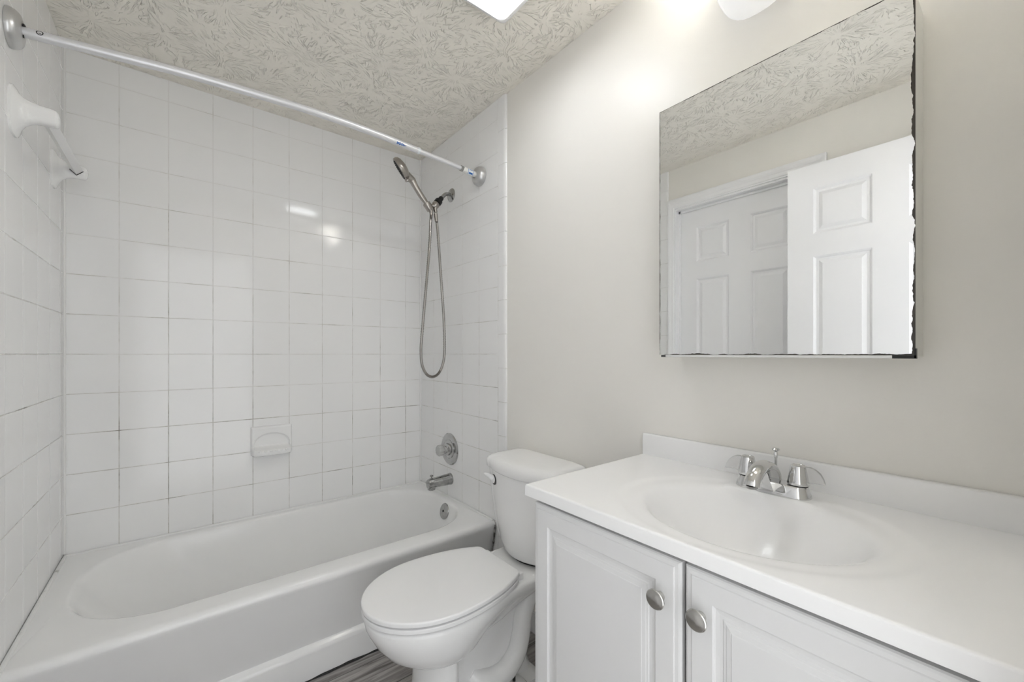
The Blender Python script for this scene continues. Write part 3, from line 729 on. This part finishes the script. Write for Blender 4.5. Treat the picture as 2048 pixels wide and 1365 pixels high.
def oval(xf, xb, hw, xc, z, ins=0.0, n=40):
    # seat/lid outline: egg nose, truncated straight back
    pts = []; L2 = 0.325
    am = math.asin(min(1, (xb-xc)/L2))
    for i in range(n+1):
        t = i/n
        if t < 0.55: a = t/0.55*PI/2; x = xc-(xc-xf-ins)*math.cos(a); y = (hw-ins)*math.sin(a)
        else:
            a = (t-0.55)/0.45*am; x = xc+(L2)*math.sin(a); y = (hw-ins)*math.cos(a)
            x = min(x, xb-ins)
        pts.append((x, y))
    # round the rear corner
    xe, ye = pts[-1]
    pts += [(xe+0.004, ye-0.008), (xe+0.005, ye-0.02)]
    full = pts + [(x, -y) for x, y in reversed(pts[1:])]
    return [V((x, TY+y, z)) for x, y in full]
def slab(xf, xb, hw, z0, z1, dome=0.0, er=0.005):
    rings = []
    for k in range(5):
        a = k/4*PI/2; rings.append(oval(xf, xb, hw, 0.965, z0+er*0.5*(1-math.cos(a)) if False else z0+0.003*math.sin(a), 0.010*(1-math.sin(a))))
    for k in range(6):
        a = k/5*PI/2; rings.append(oval(xf, xb, hw, 0.965, z1-er*(1-math.sin(a)), er*(1-math.cos(a))))
    rings.append(oval(xf, xb, hw, 0.965, z1+dome*0.6, 0.03)); rings.append(oval(xf, xb, hw, 0.965, z1+dome, 0.08))
    return loft(bmesh.new(), rings)
obj('seat', slab(0.744, 1.205, 0.179, 0.3905, 0.4045, er=0.003), SEATM, toi)
obj('seat_lid', slab(0.743, 1.212, 0.179, 0.4080, 0.4240, 0.002), SEATM, toi)
for s in (-1, 1):
    bm = bmesh.new(); box(bm, 1.205, 1.240, TY+s*0.092-0.013, TY+s*0.092+0.013, 0.385, 0.408, bev=0.003); obj('hinge', bm, SEATM, toi)
# tank: bowed front, tapering down
def tank_ring(xf, hw, bow, z, rc=0.035, xb=1.464):
    pts = []; n = 24
    pts.append((xb, hw-0.02)); pts.append((xb-0.006, hw-0.006)); pts.append((xb-0.02, hw))
    xs = xf+bow
    m_ = 8
    for k in range(m_+1):
        a = k/m_*PI/2
        pts.append((xs+rc*(1-math.sin(a))+0.0, hw-rc*(1-math.cos(a))))
    for k in range(1, n):
        y = (hw-rc)*(1-2*k/n); pts.append((xf+bow*(y/(hw-rc))**2, y))
    for k in range(m_, -1, -1):
        a = k/m_*PI/2; pts.append((xs+rc*(1-math.sin(a)), -(hw-rc*(1-math.cos(a)))))
    pts += [(xb-0.02, -hw), (xb-0.006, -hw+0.006), (xb, -hw+0.02)]
    return [V((x, TY+y, z)) for x, y in pts]
bm = bmesh.new()
loft(bm, [tank_ring(1.290, 0.156, 0.050, 0.4005), tank_ring(1.285, 0.163, 0.050, 0.4015), tank_ring(1.282, 0.168, 0.048, 0.408), tank_ring(1.279, 0.173, 0.044, 0.43), tank_ring(1.273, 0.176, 0.036, 0.50), tank_ring(1.265, 0.178, 0.029, 0.60), tank_ring(1.260, 0.1785, 0.025, 0.704)])
obj('tank', bm, PORC, toi, angle=50)
bm = bmesh.new(); rings = []
for z, e in ((0.700, 0.000), (0.7005, 0.006), (0.704, 0.009), (0.722, 0.010), (0.732, 0.008), (0.740, 0.003), (0.745, -0.006), (0.747, -0.018), (0.7475, -0.04)):
    rings.append(tank_ring(1.257-e, 0.181+e, 0.028, z, rc=0.045, xb=min(1.470, 1.464+max(-0.01, e))))
loft(bm, rings); obj('tank_lid', bm, PORC, toi, angle=50)
bm = bmesh.new(); lathe(bm, (1.2830, -0.992, 0.660), (-1, 0.2, 0), [(0.017, -0.004), (0.017, 0.003), (0.014, 0.008), (0.008, 0.010), (0.001, 0.010)], 24)
lp = spline([(1.276, -0.992, 0.664, 0.007, 0.011), (1.269, -0.985, 0.670, 0.006, 0.010), (1.266, -0.972, 0.673, 0.0045, 0.008), (1.265, -0.958, 0.674, 0.0035, 0.006), (1.265, -0.948, 0.674, 0.002, 0.003)], 6)
tube(bm, [p[:3] for p in lp], [(p[3], p[4]) for p in lp], 14); lev = obj('flush_lever', bm, SEATM, toi)
bm = bmesh.new(); lathe(bm, (1.2785, -0.9965, 0.660), (-1, 0.2, 0), [(0.0200, -0.004), (0.0195, 0.0025), (0.001, 0.0025)], 24); obj('lever_gasket', bm, BLACK, lev)
bm = bmesh.new(); loft(bm, [tank_ring(1.302, 0.142, 0.050, 0.3840), tank_ring(1.300, 0.144, 0.050, 0.4005)]); obj('tank_gasket', bm, BLACK, toi, label='black gasket under the tank')

# ---------------------------------------------------------------- vanity cabinet
VY0, VY1 = -2.288, -1.534
van = thing('vanity_cabinet', 'white two-door vanity cabinet under the sink top', 'cabinet', (1.24, -1.911, 0))
bm = bmesh.new()
for y_ in (VY0, VY1-0.016): box(bm, 1.0125, 1.474, y_, y_+0.016, 0.095, 0.8045); box(bm, 1.075, 1.474, y_, y_+0.016, 0.0, 0.095)
box(bm, 1.0125, 1.474, VY0+0.016, VY1-0.016, 0.095, 0.111); box(bm, 1.075, 1.087, VY0+0.016, VY1-0.016, 0.0, 0.095); box(bm, 1.466, 1.474, VY0+0.016, VY1-0.016, 0.111, 0.69)
box(bm, 1.022, 1.035, VY0+0.016, VY1-0.016, 0.760, 0.800)
obj('carcass', bm, CABM, van, smooth=False)
DPROF = [(0, -0.006), (0.002, -0.0035), (0.005, -0.0022), (0.011, -0.0016), (0.0125, -0.0002), (0.014, 0.0), (0.046, 0.0), (0.0472, -0.0022), (0.050, -0.0036), (0.056, -0.0042), (0.061, -0.0042), (0.0625, -0.0030), (0.066, -0.0026), (0.0675, -0.0018), (0.074, -0.0008), (0.0755, 0.0)]
def cab_door(y0, y1, z0, z1, xf):
    bm = bmesh.new()
    rings = [ring_rect(y0, y1, z0, z1, 0, xf+0.017)] + [ring_rect(y0, y1, z0, z1, i, xf-d) for i, d in DPROF]
    return loft(bm, rings)
DX = 0.995
dr = []
for (a, b_) in ((-1.9062, -1.5395), (-2.2835, -1.9132)):
    dr.append(obj('door', cab_door(a, b_, 0.112, 0.7905, DX), CABM, van, smooth=False))
def cab_knob(y, z, parent):
    bm = bmesh.new(); lathe(bm, (DX, y, z), (-1, 0, 0), [(0.008, 0), (0.0075, 0.002), (0.0055, 0.006), (0.0055, 0.010), (0.010, 0.0125), (0.0155, 0.0145), (0.0172, 0.0165), (0.0170, 0.0185), (0.0156, 0.0198), (0.0148, 0.0198), (0.010, 0.0212), (0.005, 0.0219), (0.0003, 0.0221)], 36)
    obj('knob', bm, SATIN, parent, label='round satin nickel knob')
cab_knob(-1.8700, 0.7195, dr[0]); cab_knob(-1.9420, 0.7195, dr[1])

# ---------------------------------------------------------------- vanity top with moulded basin
CT = 0.832
vt_ = thing('washbasin', 'white cultured marble sink top with oval basin and backsplash', 'washbasin', (1.23, -1.909, CT))
cx0, cx1, cy0, cy1 = 0.981, 1.474, -2.296, -1.524
BX, BY, BA, BB = 1.199, -1.925, 0.162, 0.192
def top_z(x, y):
    d = math.hypot((x-BX)/BA, (y-BY)/BB); z = CT
    if d < 1.34: z -= 0.0022*smooth((1.34-d)/0.14)                       # shallow surround ring
    f = 1-d*d; q = 0.5*(f+math.sqrt(f*f+0.012))-0.0014
    if d < 1.45: z -= 0.128*min(1, max(0, q)**0.92)*smooth((1.45-d)/0.3)
    r = 0.0045
    for e in (x-cx0, y-cy0, cy1-y):
        if e < r: z -= r-math.sqrt(max(0, r*r-(r-e)**2))
    pad = smooth((x-1.336)/0.014)*smooth((0.105-abs(y+1.909))/0.022) if x < 1.45 else 0      # flat deck for the faucet
    if pad: z = CT+(z-CT)*(1-pad)
    return z
def axis(a0, a1, n):
    e = [0.0, 0.0004, 0.0012, 0.0025, 0.0045, 0.007]
    mid = [a0+0.007+(a1-a0-0.014)*i/n for i in range(1, n)]
    return [a0+q for q in e]+mid+[a1-q for q in reversed(e)]
xs = axis(cx0, cx1, 90); ys_ = axis(cy0, cy1, 140)
bm = bmesh.new()
g = [[bm.verts.new((x, y, top_z(x, y))) for y in ys_] for x in xs]
for i in range(len(xs)-1):
    for j in range(len(ys_)-1): bm.faces.new((g[i][j], g[i+1][j], g[i+1][j+1], g[i][j+1]))
per = [g[i][0] for i in range(len(xs))] + [g[-1][j] for j in range(1, len(ys_))] + [g[i][-1] for i in range(len(xs)-2, -1, -1)] + [g[0][j] for j in range(len(ys_)-2, 0, -1)]
low = [bm.verts.new((v_.co.x+(0.0 if v_.co.x > cx0+0.001 else 0.0), v_.co.y, CT-0.0265)) for v_ in per]
inn = [bm.verts.new((min(max(v_.co.x, cx0+0.03), cx1-0.002), min(max(v_.co.y, cy0+0.012), cy1-0.012), CT-0.0265)) for v_ in per]
for i in range(len(per)):
    j = (i+1) % len(per)
    bm.faces.new((per[i], per[j], low[j], low[i]))
    if (inn[i].co-inn[j].co).length > 1e-6 or True:
        try: bm.faces.new((low[i], low[j], inn[j], inn[i]))
        except ValueError: pass
obj('basin_slab', bm, MARB, vt_, angle=60)
bm = bmesh.new(); box(bm, 1.4555, 1.4755, cy0+0.001, cy1-0.001, CT-0.004, 0.8955, bev=0.004, seg=3); obj('backsplash', bm, MARB, vt_)
bm = bmesh.new(); lathe(bm, (BX, BY, CT-0.1305), (0, 0, 1), [(0.030, 0), (0.030, 0.003), (0.024, 0.005), (0.020, 0.003), (0.001, 0.004)], 32); obj('drain', bm, CHROME, vt_)

# ---------------------------------------------------------------- faucet
FX, FY = 1.383, -1.909
fa = thing('faucet', 'chrome two-handle faucet with clear levers on the sink top', 'faucet', (FX, FY, CT))
def stad(xc, hx, hy, z, n=14, ycx=FY):
    # stadium outline, long in y
    out = []
    for k in range(n+1): a = PI*k/n; out.append(V((xc+hx*math.cos(a), ycx+(hy-hx)+hx*math.sin(a), z)))
    for k in range(n+1): a = PI+PI*k/n; out.append(V((xc+hx*math.cos(a), ycx-(hy-hx)+hx*math.sin(a), z)))
    return out
bm = bmesh.new()
loft(bm, [stad(FX, 0.0275, 0.0755, CT+0.0002), stad(FX, 0.0275, 0.0755, CT+0.002), stad(FX, 0.0250, 0.0730, CT+0.010), stad(FX, 0.0215, 0.0695, CT+0.022), stad(FX, 0.0195, 0.0675, CT+0.0245), stad(FX, 0.012, 0.062, CT+0.0250)])
fb = obj('base', bm, CHROME, fa)
# low arched spout reaching out over the basin, with side cheek
bm = bmesh.new()
sp_ = spline([(FX+0.016, FY, CT+0.018, 0.015, 0.010), (FX+0.006, FY, CT+0.038, 0.016, 0.010), (FX-0.014, FY, CT+0.055, 0.0165, 0.0105), (FX-0.042, FY, CT+0.0640, 0.0170, 0.0110), (FX-0.072, FY, CT+0.0620, 0.0165, 0.0112), (FX-0.094, FY, CT+0.051, 0.0160, 0.0118), (FX-0.105, FY, CT+0.040, 0.0160, 0.0125), (FX-0.109, FY, CT+0.031, 0.0165, 0.0130)], 7)
# (ring axes: first radius across the faucet, second in the arch plane)
pts = [V(p[:3]) for p in sp_]; rings = []
for i, p in enumerate(pts):
    t = (pts[min(i+1, len(pts)-1)]-pts[max(0, i-1)]).normalized(); u = V((0, 1, 0)); v = t.cross(u)
    rings.append([p+u*(sp_[i][3]*math.cos(2*PI*k/22))+v*(sp_[i][4]*math.sin(2*PI*k/22)) for k in range(22)])
loft(bm, rings)
# web under the arch
w0 = [V((FX+0.015, FY, CT+0.006)), V((FX-0.030, FY, CT+0.006)), V((FX-0.052, FY, CT+0.034)), V((FX-0.066, FY, CT+0.054)), V((FX-0.036, FY, CT+0.060)), V((FX-0.004, FY, CT+0.046))]
loft(bm, [[V((FX-0.01, FY, CT+0.03))+(p-V((FX-0.01, FY, CT+0.03)))*q+V((0, y_, 0)) for p in w0] for q, y_ in ((0.97, -0.0135), (1, -0.012), (1, 0.012), (0.97, 0.0135))])
spo = obj('spout', bm, CHROME, fa)
bm = bmesh.new(); lathe(bm, (FX-0.109, FY, CT+0.033), (0.05, 0, -1), [(0.0110, 0), (0.0110, 0.005), (0.009, 0.006), (0.001, 0.003)], 24); obj('aerator', bm, WORN, spo)
bm = bmesh.new(); lathe(bm, (FX-0.010, FY-0.0130, CT+0.020), (0, -1, 0.0), [(0.0035, 0), (0.003, 0.0015), (0.0005, 0.002)], 14); obj('screw_cap', bm, WORN, fb)
for s in (1, -1):
    hy = FY+s*0.0510
    bm = bmesh.new(); lathe(bm, (FX, hy, CT+0.0265), (0, 0, 1), [(0.0175, 0.000), (0.0210, 0.001), (0.0212, 0.004), (0.0195, 0.012), (0.0150, 0.036), (0.0138, 0.0405), (0.0115, 0.042), (0.0110, 0.0412), (0.0005, 0.0414)], 36)
    h_ = obj('handle', bm, CHROME, fa)
    bm = bmesh.new(); lathe(bm, (FX, hy, CT+0.0235), (0, 0, 1), [(0.0178, 0), (0.0178, 0.004), (0.001, 0.004)], 30); obj('shadow_gap', bm, BLACK, h_)
    # clear lever blade: broad tab that droops outwards
    dirv = V((-0.25 if s > 0 else 0.10, s*1.0, 0)).normalized(); side = V((-dirv.y, dirv.x, 0))
    o_ = V((FX, hy, 0)); sec_ = []
    for r_, zt, zb in ((0.012, CT+0.0665, CT+0.032), (0.022, CT+0.0665, CT+0.034), (0.032, CT+0.0620, CT+0.035), (0.039, CT+0.0555, CT+0.035), (0.0440, CT+0.0460, CT+0.0345), (0.0465, CT+0.0370, CT+0.034)):
        hw_ = 0.0052
        sec_.append([o_+dirv*r_-side*hw_+V((0, 0, zb)), o_+dirv*r_+side*hw_+V((0, 0, zb)), o_+dirv*r_+side*hw_+V((0, 0, zt)), o_+dirv*r_-side*hw_+V((0, 0, zt))])
    bm = loft(bmesh.new(), sec_)
    bmesh.ops.bevel(bm, geom=[e for e in bm.edges if e.calc_face_angle(0) > 0.5], offset=0.0014, segments=2, affect='EDGES')
    obj('lever', bm, ACRYL, h_, label='clear acrylic lever')
bm = bmesh.new(); lathe(bm, (FX+0.017, FY-0.002, CT+0.020), (0, 0, 1), [(0.0029, 0), (0.0029, 0.050), (0.0040, 0.053), (0.0045, 0.061), (0.0032, 0.064), (0.0036, 0.066), (0.0078, 0.069), (0.0082, 0.071), (0.006, 0.0735), (0.0005, 0.0745)], 22)
obj('lift_rod', bm, CHROME, fa)

# ---------------------------------------------------------------- medicine cabinet
MY0, MY1, MZ0, MZ1, MX = -2.1435, -1.6335, 1.1375, 1.8060, 1.376
mc = thing('medicine_cabinet', 'mirrored medicine cabinet with blackened mirror edges above the vanity', 'medicine cabinet', (PW, -1.888, 1.47))
bm = bmesh.new(); box(bm, MX+0.012, PW, MY0+0.002, MY1-0.004, MZ0-0.004, MZ1-0.004, bev=0.002); obj('case', bm, CABIN, mc, smooth=False)
bm = bmesh.new(); box(bm, MX+0.0045, MX+0.012, MY0+0.001, MY1-0.001, MZ0, MZ1-0.001); dd = obj('mirror_door', bm, CABIN, mc, smooth=False)
bm = bmesh.new(); box(bm, MX, MX+0.0045, MY0+0.0012, MY1, MZ0, MZ1); obj('mirror_glass', bm, mirror_mat(MY0+0.0012, MY1, MZ0, MZ1), dd, smooth=False, label='mirror with black flaking along its right edge')
bm = bmesh.new(); box(bm, MX-0.0015, MX+0.010, MY0+0.022, MY1-0.014, MZ0-0.0062, MZ0-0.0004, bev=0.001); obj('bottom_channel', bm, mat('white_aluminium_channel', (0.80, 0.80, 0.79), 0.3, metal=0.3, var=0.05, vscale=30), dd, smooth=False)
bm = bmesh.new(); box(bm, MX-0.0018, MX+0.010, MY0-0.0004, MY0+0.032, MZ0-0.0064, MZ0-0.0002); box(bm, MX-0.0018, MX+0.010, MY0-0.0004, MY0+0.0024, MZ0-0.0064, MZ0+0.012); obj('corner_clip', bm, BLACK, dd, smooth=False)
bm = bmesh.new(); box(bm, MX-0.0018, MX+0.010, MY1-0.019, MY1-0.006, MZ0-0.0064, MZ0-0.0008); obj('corner_clip', bm, mat('grey_plastic_clip', (0.07, 0.07, 0.07), 0.5, var=0.1), dd, smooth=False)

# ---------------------------------------------------------------- lamps
wl_ = thing('wall_lamp', 'white opal bowl wall lamp above the mirrored cabinet', 'lamp', (PW, -1.848, 2.060))
LY = -1.848
def bowl_ring(z, ry, rx, n=30):
    return [V((PW-rx*math.sin(PI*k/n), LY-ry*math.cos(PI*k/n), z)) for k in range(n+1)]
bm = bmesh.new(); rings = []
zt, hz = 2.150, 0.154
for k in range(13):
    a = PI/2*(1-k/12); c = math.cos(a)
    rings.append(bowl_ring(zt-hz*math.sin(a), 0.004+0.104*c**0.85, 0.004+0.086*c**0.8))
rings.append(bowl_ring(zt+0.002, 0.1055, 0.0875)); rings.append(bowl_ring(zt+0.001, 0.101, 0.083))
for k in range(12, 0, -1):
    a = PI/2*(1-k/12); c = math.cos(a)
    rings.append(bowl_ring(zt-(hz-0.005)*math.sin(a), 0.100*c**0.85, 0.082*c**0.8))
loft(bm, rings, closed=True); obj('bowl_shade', bm, SHADE, wl_, angle=60)
bl = bpy.data.lights.new('wall_lamp_bulb', 'POINT'); bl.shadow_soft_size = 0.028; bl.energy = WALL_LAMP; bl.color = (0.96, 0.98, 1.0)
blo = bpy.data.objects.new('wall_lamp_bulb', bl); COL.objects.link(blo); blo.location = (PW-0.046, LY, 2.075)
bm = bmesh.new(); lathe(bm, (PW-0.030, LY, 2.026), (0, 0, 1), [(0.008, 0.0), (0.012, 0.004), (0.012, 0.020), (0.001, 0.020)], 20); box(bm, PW-0.030, PW, LY-0.008, LY+0.008, 2.030, 2.040); obj('lamp_holder', bm, FIXT, wl_)

cl = thing('ceiling_light', 'square white flush ceiling light with bright lens', 'ceiling light', (1.072, -1.286, ZC))
CXa, CXb, CYa, CYb = 0.918, 1.226, -1.440, -1.132
def csq(i, z, r=0.006): return rrect(CXa+i, CXb-i, CYa+i, CYb-i, r, z, 5)
bm = bmesh.new(); loft(bm, [csq(0, ZC), csq(0, ZC-0.004), csq(0.002, ZC-0.006), csq(0.014, ZC-0.022, 0.012), csq(0.030, ZC-0.045, 0.02), csq(0.042, ZC-0.056, 0.02), csq(0.050, ZC-0.058, 0.02), csq(0.056, ZC-0.055, 0.018)]); obj('housing', bm, FIXT, cl)
bm = bmesh.new(); loft(bm, [csq(0.055, ZC-0.054, 0.018), csq(0.058, ZC-0.060, 0.018), csq(0.070, ZC-0.064, 0.018), csq(0.095, ZC-0.066, 0.016), csq(0.125, ZC-0.067, 0.012)]); obj('lens', bm, LENS, cl)
